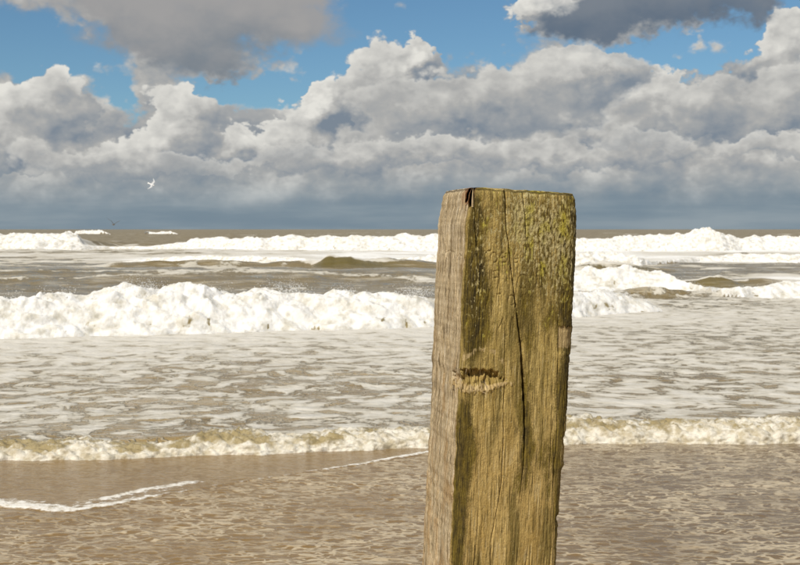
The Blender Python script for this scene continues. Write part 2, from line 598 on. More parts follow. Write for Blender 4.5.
def curl(x, y, x0, y0, sl, sr, h):
    """a steepening crest: sharp ragged top, concave face, its flanks bending away from the shore"""
    dx_ = x - x0
    w = np.where(dx_ < 0, sl, sr)
    lat = np.exp(-(np.abs(dx_) / w) ** 1.6)
    yc = y0 + 0.10 * h * (dx_ / w) ** 2 + 0.35 * pn(x * 0.8, y0, 0.4) + 0.12 * pn(x * 2.6, y0, 0.9)
    d = (y - yc) / h
    face = np.exp(-np.maximum(-d, 0) / 0.75)
    back_ = np.exp(-(np.maximum(d, 0) / 3.2) ** 1.3)
    return h * lat * np.where(d < 0, face, back_) * (1 + 0.18 * pn(x * 1.4, y0, 2.0) + 0.10 * pn(x * 4.5, y * 1.5, 2.0))


def long_crest(x, y, xa, xb, y0, h):
    yc = y0 + 0.9 * pn(x * 0.16, y0, 1.4) + 0.3 * pn(x * 0.6, y0, 0.4)
    hh = h * sstep(x, xa, xa + 5) * sstep(x, xb, xb - 4) * (1 + 0.7 * pn(x * 0.35, y0, 3.0) + 0.25 * pn(x * 1.3, y0, 5.0))
    d = y - yc
    return hh * np.where(d < 0, np.exp(-np.maximum(-d, 0) / 0.55), np.exp(-(np.maximum(d, 0) / 2.6) ** 1.3))


def sea_height(x, y):
    z = np.zeros_like(x)
    z = np.maximum(z, ridge(near_l, x, y))
    z = np.maximum(z, ridge(mid_r, x, y))
    zo = ridge(outer, x, y, back=7)
    for c_, _ in caps:
        zo = np.maximum(zo, ridge(c_, x, y, back=6))
    z = np.maximum(z, zo)
    z = np.maximum(z, np.maximum(ridge(inner_l, x, y), ridge(inner_r, x, y)))
    # green swells between the breakers
    wob = 1.3 * pn(x * 0.09, 3.3, 0.1)
    z = z + 0.50 * np.exp(-(np.where(y < 42 + wob, (y - 42 - wob) / 3.0, (y - 42 - wob) / 6.5)) ** 2) * sstep(x, 7.5, 0.0) * (1 + 0.5 * pn(x * 0.12, 8.8, 0.5))
    z = z + 0.16 * np.exp(-((y - 31 - wob) / 1.7) ** 2) * sstep(x, 9, 3)
    z = np.maximum(z, long_crest(x, y, -18.0, 9.0, 57.4, 0.34))
    z = np.maximum(z, long_crest(x, y, -24.0, -6.0, 49.5, 0.24))
    z = np.maximum(z, long_crest(x, y, 6.5, 16.0, 38.2, 0.26))
    z = np.maximum(z, curl(x, y, -3.6, 57.0, 0.8, 3.2, 0.70) + curl(x, y, -0.6, 57.8, 1.6, 3.0, 0.36))       # curling hump before the outer line
    z = np.maximum(z, curl(x, y, -10.0, 58.5, 3.0, 4.5, 0.36))
    z = np.maximum(z, curl(x, y, 10.9, 38.0, 1.5, 0.9, 0.46))                                                    # brown lip at the right
    z = np.maximum(z, curl(x, y, 7.6, 33.5, 1.3, 1.3, 0.30))
    z = np.maximum(z, curl(x, y, 10.2, 53.0, 3.0, 2.0, 0.5))
    # sea further out
    amp = sstep(y, 62, 130)
    z = z + amp * (0.55 * pn(x * 0.012 + 2, y * 0.05, 1.1) + 0.45 * pn(x * 0.03, y * 0.11, 5.2) + 0.2 * pn(x * 0.09, y * 0.2, 2.2))
    # chop
    z = z + sstep(y, 20, 34) * (0.14 * pn(x * 0.35, y * 0.5, 2.0) + 0.11 * fbm(x * 0.9, y * 1.2, 7.0, 4, 0.55))
    z = z + sstep(y, 26, 15) * (0.035 * pn(x * 0.8, y * 1.1, 4.0) + 0.03 * fbm(x * 1.9, y * 2.6, 9.0, 3))
    # head of water behind the shore break
    ys, hs = shore.at(x)
    z = z + 0.10 * sstep(y, ys + 0.15, ys + 0.5) * np.exp(-np.maximum(y - ys - 0.5, 0) / 2.2)
    return z


def sea_foam(x, y):
    ya, ha = near_l.at(x)
    yo, ho = outer.at(x)
    ym, hm = mid_r.at(x)
    f = 0.24 + 0.30 * pn(x * 0.16, y * 0.12, 5.5) + 0.22 * pn(x * 0.5, y * 0.25, 7.5) + 0.40 * sstep(np.abs(pn(x * 0.07, y * 0.33, 3.5)), 0.10, 0.0) * sstep(y, 33, 40)
    inner = (y < ya + 0.8 * ha)
    f_in = 0.565 + 0.20 * sstep(y, ya - 6, ya - 0.5) - 0.07 * sstep(y, 13.0, 10.5) + 0.22 * pn(x * 0.25, y * 0.25, 3.0)
    # at the right the slack water reaches further out
    y_in = np.where(ha > 0.1, ya + 0.6, np.where(hm > 0.1, ym + 0.6, 33))
    k = sstep(y - y_in, 1.2, -0.8)
    f = f * (1 - k) + f_in * k
    grey = np.exp(-((x - 9.0) / 4.0) ** 2 - ((y - 28.5) / 4.0) ** 2)
    f = f - 0.18 * grey
    # foaming apron between the inner and the outer lines
    ap = sstep(y, 60, 68) * sstep(y, yo + 12, yo + 2)
    f = np.maximum(f, ap * np.clip(0.88 + 0.5 * pn(x * 0.05, y * 0.07, 6.0) + 0.3 * pn(x * 0.2, y * 0.2, 6.0) - 0.25 * np.exp(-((x + 25) / 10) ** 2), 0, 1.0))
    f = np.maximum(f, 0.42 * sstep(y, 52, 60) * sstep(y, 66, 60) + 0 * x)
    f = np.maximum(f, np.exp(-((x + 20) / 4) ** 2 - ((y - 50) / 5.5) ** 2) * 0.66)
    f = np.maximum(f, np.exp(-((x + 8) / 5) ** 2 - ((y - 55.5) / 3.0) ** 2) * 0.55)
    f = np.maximum(f, np.exp(-((x - 16) / 3.6) ** 2 - ((y - 45) / 6.5) ** 2) * 0.95)
    f = np.maximum(f, np.exp(-((x - 10) / 6) ** 2 - ((y - 56) / 4.5) ** 2) * 0.62)
    # humps that have not broken yet are clean
    for x0, y0, sx in ((-3.2, 56.2, 2.4), (0.2, 56.8, 2.6), (11.0, 37.5, 1.1), (7.8, 33.0, 1.6)):
        f = f * (1 - 0.5 * np.exp(-((x - x0) / sx) ** 2 - ((y - y0) / 1.4) ** 2))
    # lips about to break
    for x0, y0, sl, sr in ((-3.6, 57.0, 0.8, 3.2), (10.9, 38.0, 1.5, 0.9), (-10.0, 58.5, 3.0, 4.5), (10.2, 53.0, 3.0, 2.0)):
        dx_ = x - x0
        w_ = np.where(dx_ < 0, sl, sr)
        yc = y0 + 0.08 * (dx_ / w_) ** 2 + 0.35 * pn(x * 0.8, y0, 0.4) + 0.12 * pn(x * 2.6, y0, 0.9)
        f = np.maximum(f, 0.85 * np.exp(-(np.abs(dx_) / w_ / 1.3) ** 4) * sstep(y - yc, -0.10, 0.12) * sstep(y - yc, 2.6, 0.6))
    # streaks far out
    far = sstep(y, yo + 8, yo + 30)
    st = fbm(x * 0.03, y * 0.045, 11.0, 4)
    f = f * (1 - far) + far * np.clip(0.10 + 0.8 * sstep(st, 0.10, 0.26), 0, 1) * (1 - 0.6 * sstep(y, 300, 900))
    f = np.maximum(f, far * np.exp(-((y - yo - 20) / 20.0) ** 2) * (0.36 + 0.5 * pn(x * 0.07, y * 0.1, 2.5)))
    return np.clip(f, 0, 1)


CURLS = ((-3.6, 57.0, 0.8, 3.2, 0.70), (10.9, 38.0, 1.5, 0.9, 0.46), (-10.0, 58.5, 3.0, 4.5, 0.36), (10.2, 53.0, 3.0, 2.0, 0.5))


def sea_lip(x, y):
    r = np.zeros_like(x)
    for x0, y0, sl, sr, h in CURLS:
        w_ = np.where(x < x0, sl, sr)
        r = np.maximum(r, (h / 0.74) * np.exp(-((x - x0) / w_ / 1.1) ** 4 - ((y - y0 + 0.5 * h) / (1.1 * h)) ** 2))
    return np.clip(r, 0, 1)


def build_sea():
    ys = [9.0]
    while ys[-1] < 30000:
        y = ys[-1]
        ys.append(y + (0.0058 * y if y < 130 else 0.012 * y if y < 1200 else 0.12 * y))
    ys = np.array(ys)
    tx = np.concatenate([np.linspace(-1.5, -0.48, 40, endpoint=False), np.linspace(-0.48, 0.48, 680), np.linspace(0.48, 1.5, 41)[1:]])
    Y, T = np.meshgrid(ys, tx, indexing='ij')
    X = T * (Y + 1.5)
    Z = sea_height(X, Y)
    Yt, _ = shore.at(X)
    Z = np.where(Y < Yt + 0.25, -0.35 - 0.0 * Z, Z)          # dips under the beach in front of the shore break
    F = sea_foam(X, Y)
    me = grid_mesh('sea', np.stack([X, Y, Z], -1), {'foam': F, 'lip': sea_lip(X, Y)}, mats=[SEA])
    obj('sea', me, kind='structure', label='brown churned sea streaked with foam out to the horizon')


build_sea()


def whitewater(b, x0, x1, nx, ns, mat, lump=0.20, sink=0.10, foam_fn=None, freq=1.0, spikes=0.07, prof=None):
    xs = np.linspace(x0, x1, nx)
    y0, h = b.at(xs)
    h = h * (1 + 0.34 * pn(xs * 0.7 / b.wob, b.seed, 1.7) + 0.24 * pn(xs * 2.0 / b.wob, b.seed, 2.7))
    pr = np.array(prof or [(-0.5, -0.2), (-0.28, 0.02), (-0.1, 0.16), (0.12, 0.36), (0.38, 0.58), (0.70, 0.80), (1.05, 0.955), (1.4, 1.0), (1.8, 0.93), (2.4, 0.72), (3.2, 0.36), (3.8, -0.1)])
    q = np.linspace(0, 1, len(pr))
    s = np.linspace(0, 1, ns) ** 0.9
    pu, pz = np.interp(s, q, pr[:, 0]), np.interp(s, q, pr[:, 1])
    for _ in range(3):                                        # soften the polyline
        pu[1:-1] = (pu[:-2] + 2 * pu[1:-1] + pu[2:]) / 4
        pz[1:-1] = (pz[:-2] + 2 * pz[1:-1] + pz[2:]) / 4
    du, dz = np.gradient(pu), np.gradient(pz)
    L = np.hypot(du, dz) + 1e-9
    nu, nz = -dz / L, du / L
    nu, nz = nu[:, None], nz[:, None]
    X = np.broadcast_to(xs[None], (ns, nx)).copy()
    H = np.broadcast_to(h[None], (ns, nx))
    Hs = max(0.12, float(np.percentile(h, 70)))
    Yb = y0[None] + pu[:, None] * H
    Zb = pz[:, None] * H
    f = freq / Hs
    wx = 0.25 * Hs * pn(X * f * 0.9, Yb * f, Zb * f + b.seed)
    big = fbm((X + wx) * f * 0.75, Yb * f * 1.3, Zb * f * 1.5 + b.seed * 3, 2, 0.5, True)
    small = fbm((X + wx) * f * 2.8, Yb * f * 3.6, Zb * f * 3.6 + b.seed * 5, 4, 0.58, True)
    crest = np.exp(-((s[:, None] - 0.55) / 0.16) ** 2)
    jag = np.maximum(0, fbm(X * f * 3.3, b.seed, Yb * f * 2.0, 3, 0.6)) * crest * spikes * 3
    disp = H * (lump * (big - 0.32) * 1.6 + lump * 0.46 * (small - 0.32) * (0.6 + 0.8 * s[:, None]))
    X = X + 0.3 * disp * pn(X * f * 3, Yb * f * 3, 3.0)
    Y = Yb + nu * disp
    Z = Zb + nz * disp + jag * H
    F = np.ones_like(X) if foam_fn is None else foam_fn(X, Y, Z, s[:, None] + 0 * X, H)
    keep = H[0] > 0.015
    return grid_mesh('foam', np.stack([X, Y, Z], -1)[:, keep], {'foam': F[:, keep]}, mats=[mat])


DROP = None


def spray_mesh(pts, radii, mat):
    """many small droplets and foam flecks, joined"""
    bm = bmesh.new()
    bmesh.ops.create_cone(bm, cap_ends=False, segments=4, radius1=1.0, radius2=0.0, depth=1.0)
    bmesh.ops.create_cone(bm, cap_ends=False, segments=4, radius1=0.0, radius2=1.0, depth=1.0, matrix=Matrix.Translation((0, 0, -1.0)))
    bmesh.ops.remove_doubles(bm, verts=bm.verts, dist=1e-4)
    bmesh.ops.triangulate(bm, faces=bm.faces)
    bm.verts.index_update()
    v = np.array([x.co[:] for x in bm.verts])
    f = np.array([[x.index for x in g.verts] for g in bm.faces])
    bm.free()
    n, k = len(pts), len(v)
    st = rng.uniform(0.7, 1.5, (n, 1, 3))
    P_ = (pts[:, None] + v[None] * radii[:, None, None] * st).reshape(-1, 3)
    Fc = (f[None] + (np.arange(n) * k)[:, None, None]).reshape(-1, 3)
    me = bpy.data.meshes.new('spray')
    me.from_pydata(P_.tolist(), [], Fc.tolist())
    me.polygons.foreach_set('use_smooth', np.ones(len(Fc), bool))
    at = me.attributes.new('foam', 'FLOAT', 'POINT')
    at.data.foreach_set('value', np.ones(len(P_), np.float32))
    me.materials.append(mat)
    return me


def spray(b, x0, x1, n, rmin, rmax, up=0.35):
    xs = rng.uniform(x0, x1, n * 3)
    # droplets fly in bursts
    burst = pn(xs * 1.3 / b.wob, b.seed, 9.0) + 0.5 * pn(xs * 4.0 / b.wob, b.seed, 3.0)
    xs = xs[burst > rng.uniform(-0.1, 0.7, n * 3)][:n]
    y0, h = b.at(xs)
    y = y0 + h * rng.normal(1.25, 0.30, len(xs))
    z = h * (0.98 + np.abs(rng.normal(0, up, len(xs))) * 0.6)
    r = rng.uniform(rmin, rmax, len(xs)) * (1.15 - np.clip((z / np.maximum(h, .01) - 0.9) * 1.4, 0, 0.8))
    ok = h > 0.1
    return spray_mesh(np.stack([xs, y, z], -1)[ok], r[ok], WHITE)


def place_breaker(b, x0, x1, nx, ns, label, mat=WHITE, n_spray=0, r=(0.008, 0.03), grp='breaking waves rolling in', **kw):
    mx = 0.5 * (x0 + x1)
    y0, h0 = b.at(np.array([mx]))
    root = obj('breaking_wave', None, label=label, category='wave', group=grp)
    root.location = (mx, float(y0[0]), 0.0)
    off = Vector(root.location)
    me = whitewater(b, x0, x1, nx, ns, mat, **kw)
    me.transform(Matrix.Translation(-off))
    obj('foam', me, root)
    if n_spray:
        sm = spray(b, x0, x1, n_spray, *r)
        sm.transform(Matrix.Translation(-off))
        obj('spray', sm, root, kind='stuff')
    return root


def holes(X, Y, Z, s, H):
    # strands of brown water low on the face
    k = 1.0 / np.clip(H, 0.3, 2.0)
    a = 0.75 * sstep(fbm(X * 0.7 * k, Y * 0.7 * k, Z * 2.0 * k, 4, 0.6), 0.06, 0.30) * sstep(s, 0.62, 0.12)
    return np.clip(1.0 - a, 0, 1)


def shore_foam(X, Y, Z, s, H):
    n = fbm(X * 2.2, Y * 2.2, Z * 3.0, 3)
    return np.clip(sstep(s, 0.48, 0.22) * 0.34 + 0.47 + 0.95 * n - 0.06 * np.exp(-((s - 0.50) / 0.10) ** 2), 0, 1)


place_breaker(near_l, near_l.X[0], near_l.X[-1], 1100, 84, 'nearest big white breaker, running from the left edge to just past the post', n_spray=11000, r=(0.003, 0.012), foam_fn=holes)
place_breaker(mid_r, mid_r.X[0], mid_r.X[-1], 620, 64, 'foaming breaker right of the post, behind the end of the nearest big breaker', n_spray=2000, r=(0.004, 0.012), foam_fn=holes)
place_breaker(outer, outer.X[0], outer.X[-1], 1100, 64, 'long outer line of white breakers just below the horizon', n_spray=3000, r=(0.008, 0.022), lump=0.24, freq=0.95, foam_fn=holes)
place_breaker(inner_l, inner_l.X[0], inner_l.X[-1], 300, 40, 'low band of white water left of the brown hump, before the outer breakers', n_spray=300, r=(0.008, 0.02), lump=0.24, freq=1.2, foam_fn=holes)
place_breaker(inner_r, inner_r.X[0], inner_r.X[-1], 760, 44, 'low white water reaching right from behind the post, in front of the outer breakers', n_spray=600, r=(0.008, 0.02), lump=0.24, freq=1.2, foam_fn=holes)
for c_, lab in caps:
    place_breaker(c_, c_.X[0], c_.X[-1], 110, 26, lab, freq=1.4)
place_breaker(shore, shore.X[0], shore.X[-1], 1150, 72, 'low sandy shore break with a ragged foam toe at the edge of the beach', mat=SHORE, n_spray=700, r=(0.002, 0.005), lump=0.30, freq=1.3,
              foam_fn=shore_foam, spikes=0.10,
              prof=[(-0.5, -0.3), (-0.25, 0.02), (-0.1, 0.22), (0.1, 0.42), (0.4, 0.6), (0.9, 0.78), (1.5, 0.9), (2.2, 0.95), (3.0, 0.88), (3.8, 0.74), (4.8, 0.5), (6.2, 0.0)])


# ================================================================== beach and swash
def beach_z(y):
    return 0.03 * (10.0 - y)


EDGE = np.array([(-700, 520), (-300, 512), (-100, 507), (0, 510), (40, 515), (75, 516), (110, 510), (150, 500), (220, 486), (300, 472), (350, 464), (410, 452), (440, 446), (470, 440)], float)
_ey = row_to_y(EDGE[:, 1], 0.06)
_ex = (EDGE[:, 0] - 400) / FPX * _ey


def edge_y(x):
    return np.interp(x, _ex, _ey) + 0.05 * pn(x * 1.1, 5.0, 1.0) + 0.02 * pn(x * 3.7, 2.0, 1.0)


def build_beach():
    ys = np.concatenate([np.linspace(-60, 0, 20, endpoint=False), np.linspace(0, 14, 60)])
    xs = np.concatenate([np.linspace(-90, -12, 20, endpoint=False), np.linspace(-12, 12, 90), np.linspace(12, 90, 21)[1:]])
    Y, X = np.meshgrid(ys, xs, indexing='ij')
    Z = np.minimum(beach_z(Y), 1.4) + 0.012 * pn(X * 0.6, Y * 0.6, 1.0)
    me = grid_mesh('beach', np.stack([X, Y, Z - 0.03], -1), mats=[SAND])
    obj('beach', me, kind='structure', label='wet brown sand beach under the shallow wash')
    # thin moving water over it
    ys = np.concatenate([np.linspace(0.5, 5.6, 60, endpoint=False), np.linspace(5.6, 11.3, 300)])
    tx = np.concatenate([np.linspace(-1.6, -0.5, 50, endpoint=False), np.linspace(-0.5, 0.5, 620), np.linspace(0.5, 1.6, 51)[1:]])
    Y, T = np.meshgrid(ys, tx, indexing='ij')
    X = T * (Y + 0.6)
    e = edge_y(X)
    fresh = sstep(Y - e, -0.02, 0.06) * sstep(X, 0.65, 0.2)
    wx, wy = X + 0.10 * pn(X * 3, Y * 3, 1.0), Y + 0.10 * pn(X * 3, Y * 3, 8.0)
    rid = 1 - np.abs(pn(wx * 4.6, wy * 6.0, 2.0)) * 3.0
    rid2 = 1 - np.abs(pn(wx * 8.6, wy * 11.0, 6.0)) * 3.0
    lace = np.clip(0.62 * rid + 0.38 * rid2, 0, 1)
    soft = 0.5 + 0.5 * pn(X * 0.7, Y * 0.7, 3.0)
    near_edge = np.exp(-((Y - e + 0.10) / 0.14) ** 2)
    Z = beach_z(Y) + 0.012 * fresh + (1 - 0.65 * fresh) * (0.008 * lace * soft + 0.008 * pn(wx * 3.6, wy * 7.0, 4.0) + 0.008 * pn(wx * 8, wy * 14, 5.0)) + 0.010 * near_edge * (1 - fresh)
    # bubbles: along the edge, up the branch behind it, and by the post
    amp = np.interp(X, [-9, -2.9, -1.9, -1.75, -1.2, -0.8, -0.6, -0.1, 0.3, 0.5], [0.55, 0.85, 0.75, 0.5, 0.42, 0.42, 0.6, 0.8, 0.75, 0.3]) + 0.25 * pn(X * 2.5, 3.0, 0.0)
    dd = Y - e - 0.05 - 0.04 * pn(X * 5, 1.0, 4.0)
    wd = np.interp(X, [-3.2, -2.0, -1.6, -0.5, 0.3], [0.30, 0.20, 0.06, 0.06, 0.12])
    froth = amp * np.exp(-(np.where(dd < 0, dd / 0.035, dd / wd)) ** 2)
    brp = np.array([(80, 505), (110, 498), (140, 490), (180, 483), (222, 476)], float)
    by = row_to_y(brp[:, 1], 0.07)
    bx = (brp[:, 0] - 400) / FPX * by
    yb = np.interp(X, bx, by) + 0.03 * pn(X * 4, 6.0, 1.0)
    gate = sstep(X, bx[0] - 0.25, bx[0] + 0.1) * sstep(X, bx[-1] + 0.1, bx[-1] - 0.3)
    db = Y - yb
    froth = np.maximum(froth, gate * (0.75 + 0.3 * pn(X * 3, 8.0, 0.0)) * np.exp(-(np.where(db < 0, db / 0.15, db / 0.11)) ** 2))
    froth = np.maximum(froth, 0.40 * gate * sstep(Y, e + 0.05, e + 0.2) * sstep(Y, yb, yb - 0.15))
    ys_, _ = shore.at(X)
    froth = np.maximum(froth, 0.42 * np.exp(-((Y - ys_ + 0.10) / 0.10) ** 2) * (0.6 + pn(X * 1.7, 2.0, 3.0)))
    Z = Z + 0.008 * np.clip(froth, 0, 1)
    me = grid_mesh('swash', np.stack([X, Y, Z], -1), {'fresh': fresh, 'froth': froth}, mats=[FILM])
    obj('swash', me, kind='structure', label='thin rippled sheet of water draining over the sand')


build_beach()


# ================================================================== the weathered post
PS = 0.257                      # side of the square timber
PA = PS / 2
POST_YAW = R(12.0)
POST_TOP = 2.083
POST_X, POST_Y = 0.2390, 2.478   # axis at the top
LEAN = 0.0455
PXM = 0.00213                   # metres on its front face per survey unit


def edge_px(py): return 471.0 - (py - 193.0) * LEAN


def to_u(pxl, py):              # 0..PS across the front face, negative on the left face
    d = pxl - edge_px(py)
    return np.where(d >= 0, d / 105.0 * PS, d / 34.0 * PS)


def to_v(py): return (py - 193.0) * PXM


def make_wood_material():
    m, t, b = material('weathered wood with algae')
    uv = attr(t, 'wood', vec=True)
    u, v, side = separate(t, uv)
    algae, lichen, bare, rust, rot = attr(t, 'algae'), attr(t, 'lichen'), attr(t, 'bare'), attr(t, 'rust'), attr(t, 'rot')  # rot: mask of the shade painted inside the hollow and notch
    def nz(x, y, d=5, r=0.6, k=2.4, off=0.0):                                   # noise stretched to the full 0..1
        return ((noise(t, combine(t, u * x, v * y, side + off), 1.0, d, r) - 0.5) * k + 0.5).clamp()
    g1 = nz(60.0, 3.2, 6)                # long grain
    g2 = nz(270.0, 15.0, 4, 0.62)        # fine grain
    g3 = nz(24.0, 10.0, 6, 0.62)         # blotches
    g4 = nz(420.0, 260.0, 3)             # specks
    g5 = nz(120.0, 60.0, 4, 0.6, 2.6, 4.0)     # crust
    stain = nz(26.0, 2.6, 6, 0.62, 2.4, 3.0)
    front = mix(t, g1, (0.29, 0.198, 0.046, 1), (0.58, 0.43, 0.150, 1))
    front = mix(t, v.step(0.34, 0.62) * 0.6, front, mix(t, g1, (0.36, 0.225, 0.062, 1), (0.66, 0.465, 0.185, 1)))
    front = mix(t, g2.step(0.55, 0.95) * 0.65, front, (0.58, 0.47, 0.25, 1))
    front = mix(t, g2.step(0.48, 0.10) * 0.85, front, (0.11, 0.075, 0.018, 1))
    front = mix(t, stain.step(0.48, 0.74) * 0.78, front, mix(t, g2, (0.065, 0.046, 0.007, 1), (0.20, 0.145, 0.030, 1)))
    front = mix(t, g5.step(0.72, 0.95) * 0.5, front, (0.14, 0.10, 0.025, 1))
    front = mix(t, (g4 + g5 * 0.3).step(1.0, 1.2) * 0.6, front, (0.62, 0.53, 0.32, 1))
    left = mix(t, g1, (0.32, 0.232, 0.120, 1), (0.64, 0.515, 0.325, 1))
    left = mix(t, g2.step(0.5, 0.95) * 0.75, left, (0.66, 0.57, 0.42, 1))
    left = mix(t, g2.step(0.50, 0.08) * 0.95, left, (0.11, 0.076, 0.034, 1))
    left = mix(t, g1.step(0.35, 0.0) * 0.7, left, (0.14, 0.10, 0.05, 1))
    left = mix(t, g3.step(0.55, 0.95) * 0.5, left, (0.20, 0.15, 0.07, 1))
    left = mix(t, (g3 + v * 0.5).step(0.75, 1.1) * 0.5, left, (0.42, 0.26, 0.11, 1))
    left = mix(t, g5.step(0.75, 0.95) * 0.5, left, (0.15, 0.11, 0.055, 1))
    c = mix(t, side.step(0.3, 0.7), front, left)
    al = (algae * 1.15 + (g3 - 0.5) * 0.75 + (g2 - 0.5) * 0.45 + (g4 - 0.5) * 0.25).step(0.30, 0.72)
    c = mix(t, al * 0.92, c, mix(t, (g2 * 0.5 + g3 * 0.3 + g5 * 0.2).step(0.3, 0.75), (0.030, 0.021, 0.004, 1), (0.175, 0.122, 0.012, 1)))
    fl = nz(170.0, 72.0, 4, 0.6, 2.4, 8.0)
    li = (lichen * 0.75 + (fl - 0.5) * 1.1 + (g3 - 0.5) * 0.35).step(0.52, 0.80)
    c = mix(t, li * 0.85, c, mix(t, g3.step(0.45, 0.8), (0.50, 0.42, 0.20, 1), (0.43, 0.36, 0.05, 1)))
    br = (bare + (g2 - 0.5) * 0.5 + (g5 - 0.5) * 0.4).step(0.4, 0.8)
    c = mix(t, br * 0.8, c, mix(t, g2, (0.36, 0.24, 0.09, 1), (0.66, 0.51, 0.27, 1)))
    ru = (rust + (g2 - 0.5) * 0.5 + (g1 - 0.5) * 0.3).step(0.35, 0.8)
    c = mix(t, ru * 0.85, c, mix(t, g2, (0.13, 0.058, 0.024, 1), (0.40, 0.20, 0.085, 1)))
    c = mix(t, (rot + (g2 - 0.5) * 0.4).step(0.4, 0.7) * 0.95, c, mix(t, g2, (0.012, 0.008, 0.005, 1), (0.045, 0.026, 0.014, 1)))  # near-black laid into the colour as shade within the slots and notch
    put(t, b.inputs['Base Color'], c)
    b.inputs['Roughness'].default_value = 0.82
    b.inputs['Specular IOR Level'].default_value = 0.3
    h = g2 * 0.35 + g1 * 0.25 + fl * lichen * 0.5 + g4 * 0.12 + g5 * 0.16
    put(t, b.inputs['Normal'], bump(t, h, 1.0, 0.007))
    return m


WOOD = make_wood_material()


def post_fields(w, v):
    """outward displacement and colour fields; w runs round the timber (front face PS..2PS), v is depth below the top"""
    u = w - PS
    isf = (u >= -0.004) & (u <= PS + 0.01)
    py = 193 + v / PXM
    d = np.zeros_like(u)
    # slow waviness, grain, checks
    d += 0.0035 * pn(u * 9, v * 3, 1.0) + 0.0022 * pn(u * 30, v * 5, 2.0)
    leftw = sstep(u, 0.0, -0.02)
    d += 0.0017 * fbm(u * 70, v * 55, 23.0, 4, 0.6) * (1 - leftw) + 0.0016 * fbm(u * 110, v * 6, 3.0, 3) + 0.0009 * fbm(u * 300, v * 22, 4.0, 2)
    chk = np.abs(pn(u * 62 + 0.6 * pn(u * 8, v * 6, 2.0), v * 2.3, 9.0))
    d -= 0.0042 * sstep(chk, 0.055, 0.0) * sstep(pn(u * 14, v * 4, 7.0), -0.1, 0.25)
    leftw = sstep(u, 0.0, -0.02)
    chk2 = np.abs(pn(u * 44, v * 3.0, 19.0))
    d -= 0.005 * sstep(chk2, 0.07, 0.0) * leftw * sstep(pn(u * 10, v * 5, 17.0), -0.15, 0.2)
    d += 0.0050 * fbm(u * 50, v * 9, 12.0, 4, 0.6) * leftw + 0.0022 * fbm(u * 130, v * 12, 14.0, 3, 0.6) * leftw
    # top rim worn rough
    d += 0.003 * fbm(u * 60, v * 60, 6.0, 3) * sstep(v, 0.10, 0.0)

    def crack(pts, depth, jit=0.0012):
        nonlocal d
        p = np.array(pts, float)
        vv = to_v(p[:, 1])
        uc = np.interp(v, vv, to_u(p[:, 0], p[:, 1])) + jit * pn(v * 60, 3.0, depth * 999) + 2 * jit * pn(v * 14, 5.0, depth * 777)
        hw = np.interp(v, vv, p[:, 2]) * PXM * 0.42 * (0.85 + 0.7 * pn(v * 45, 2.0, depth * 555))
        gate = sstep(v, vv[0] - 0.006, vv[0] + 0.004) * sstep(v, vv[-1] + 0.02, vv[-1] - 0.02)
        k = np.exp(-np.abs((u - uc) / np.maximum(hw, 2e-4)) ** 3)
        d = d - depth * gate * k * np.clip(hw / 0.0022, 0.35, 1.3)

    crack([(505, 188, 1.9), (506, 230, 1.5), (510, 270, 1.5), (514.5, 310, 1.8), (519, 345, 2.8), (520.5, 375, 3.8), (521.5, 400, 3.6), (522, 440, 2.0), (520, 470, 1.6), (517, 500, 0.6)], 0.020)
    crack([(522, 188, 2.0), (523.5, 230, 1.6), (524, 262, 0.8)], 0.012)
    crack([(477, 212, 1.0), (478, 235, 1.8), (480, 265, 1.2)], 0.010)
    crack([(504, 325, 0.9), (504, 380, 1.3), (502.5, 430, 1.5), (501, 480, 1.3), (497, 510, 1.2), (491, 540, 1.2), (490, 600, 1.0)], 0.009)
    crack([(536, 225, 0.8), (537, 260, 1.5), (540, 300, 0.9)], 0.008)
    crack([(548, 380, 0.7), (546, 440, 1.2), (543, 500, 1.2), (541, 600, 0.9)], 0.006)
    crack([(553, 315, 0.8), (553, 355, 2.0), (552, 400, 0.8)], 0.008)
    crack([(447, 205, 0.5), (446, 300, 0.9), (440, 420, 1.0), (433, 560, 1.0)], 0.008)
    crack([(462, 400, 0.8), (457, 470, 1.6), (452, 560, 1.4)], 0.008)

    # the hollow broken out of the top rim and the rusty patch beside it
    hu, hv = to_u(465.0, 200.0), 0.0
    uu = np.where(u < 0, u * 0.34, u)                 # foreshortened left face, so the hollow straddles the arris evenly
    h1 = np.exp(-np.abs((uu - 0.001) / 0.019) ** 4 - np.abs(v / 0.036) ** 4)
    fib = 0.55 + 0.9 * pn(uu * 210, v * 12, 3.0)
    pit = h1 * 0.010 * np.clip(fib, 0.15, 1.3)
    rot = np.zeros_like(u)  # where the dark of the deep slots is painted on the wood
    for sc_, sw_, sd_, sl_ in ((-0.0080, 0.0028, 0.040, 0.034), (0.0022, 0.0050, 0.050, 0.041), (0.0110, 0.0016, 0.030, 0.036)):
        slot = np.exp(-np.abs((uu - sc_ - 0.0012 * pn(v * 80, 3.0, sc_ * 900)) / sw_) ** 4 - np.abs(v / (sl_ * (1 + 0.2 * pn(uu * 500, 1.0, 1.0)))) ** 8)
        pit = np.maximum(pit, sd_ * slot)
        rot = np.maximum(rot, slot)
    # the torn notch
    nu_, nv_ = to_u(480.0, 381.0), to_v(381.0)
    rag = 0.45 * pn(uu * 90, v * 60, 5.0) + 0.35 * pn(uu * 240, v * 110, 6.0)
    e = np.hypot((uu - nu_ - 0.002) / 0.063, (v - nv_) / (0.025 - 0.006 * (uu - nu_) / 0.05)) + rag
    top_hard = sstep(v + 0.007 * pn(uu * 120, 2.0, 1.0), nv_ - 0.021, nv_ - 0.015)
    notch = sstep(e, 1.0, 0.62) * top_hard
    tear = 0.75 + 0.9 * pn(uu * 170, v * 60, 8.0) + 0.5 * pn(uu * 60, v * 60, 3.0)
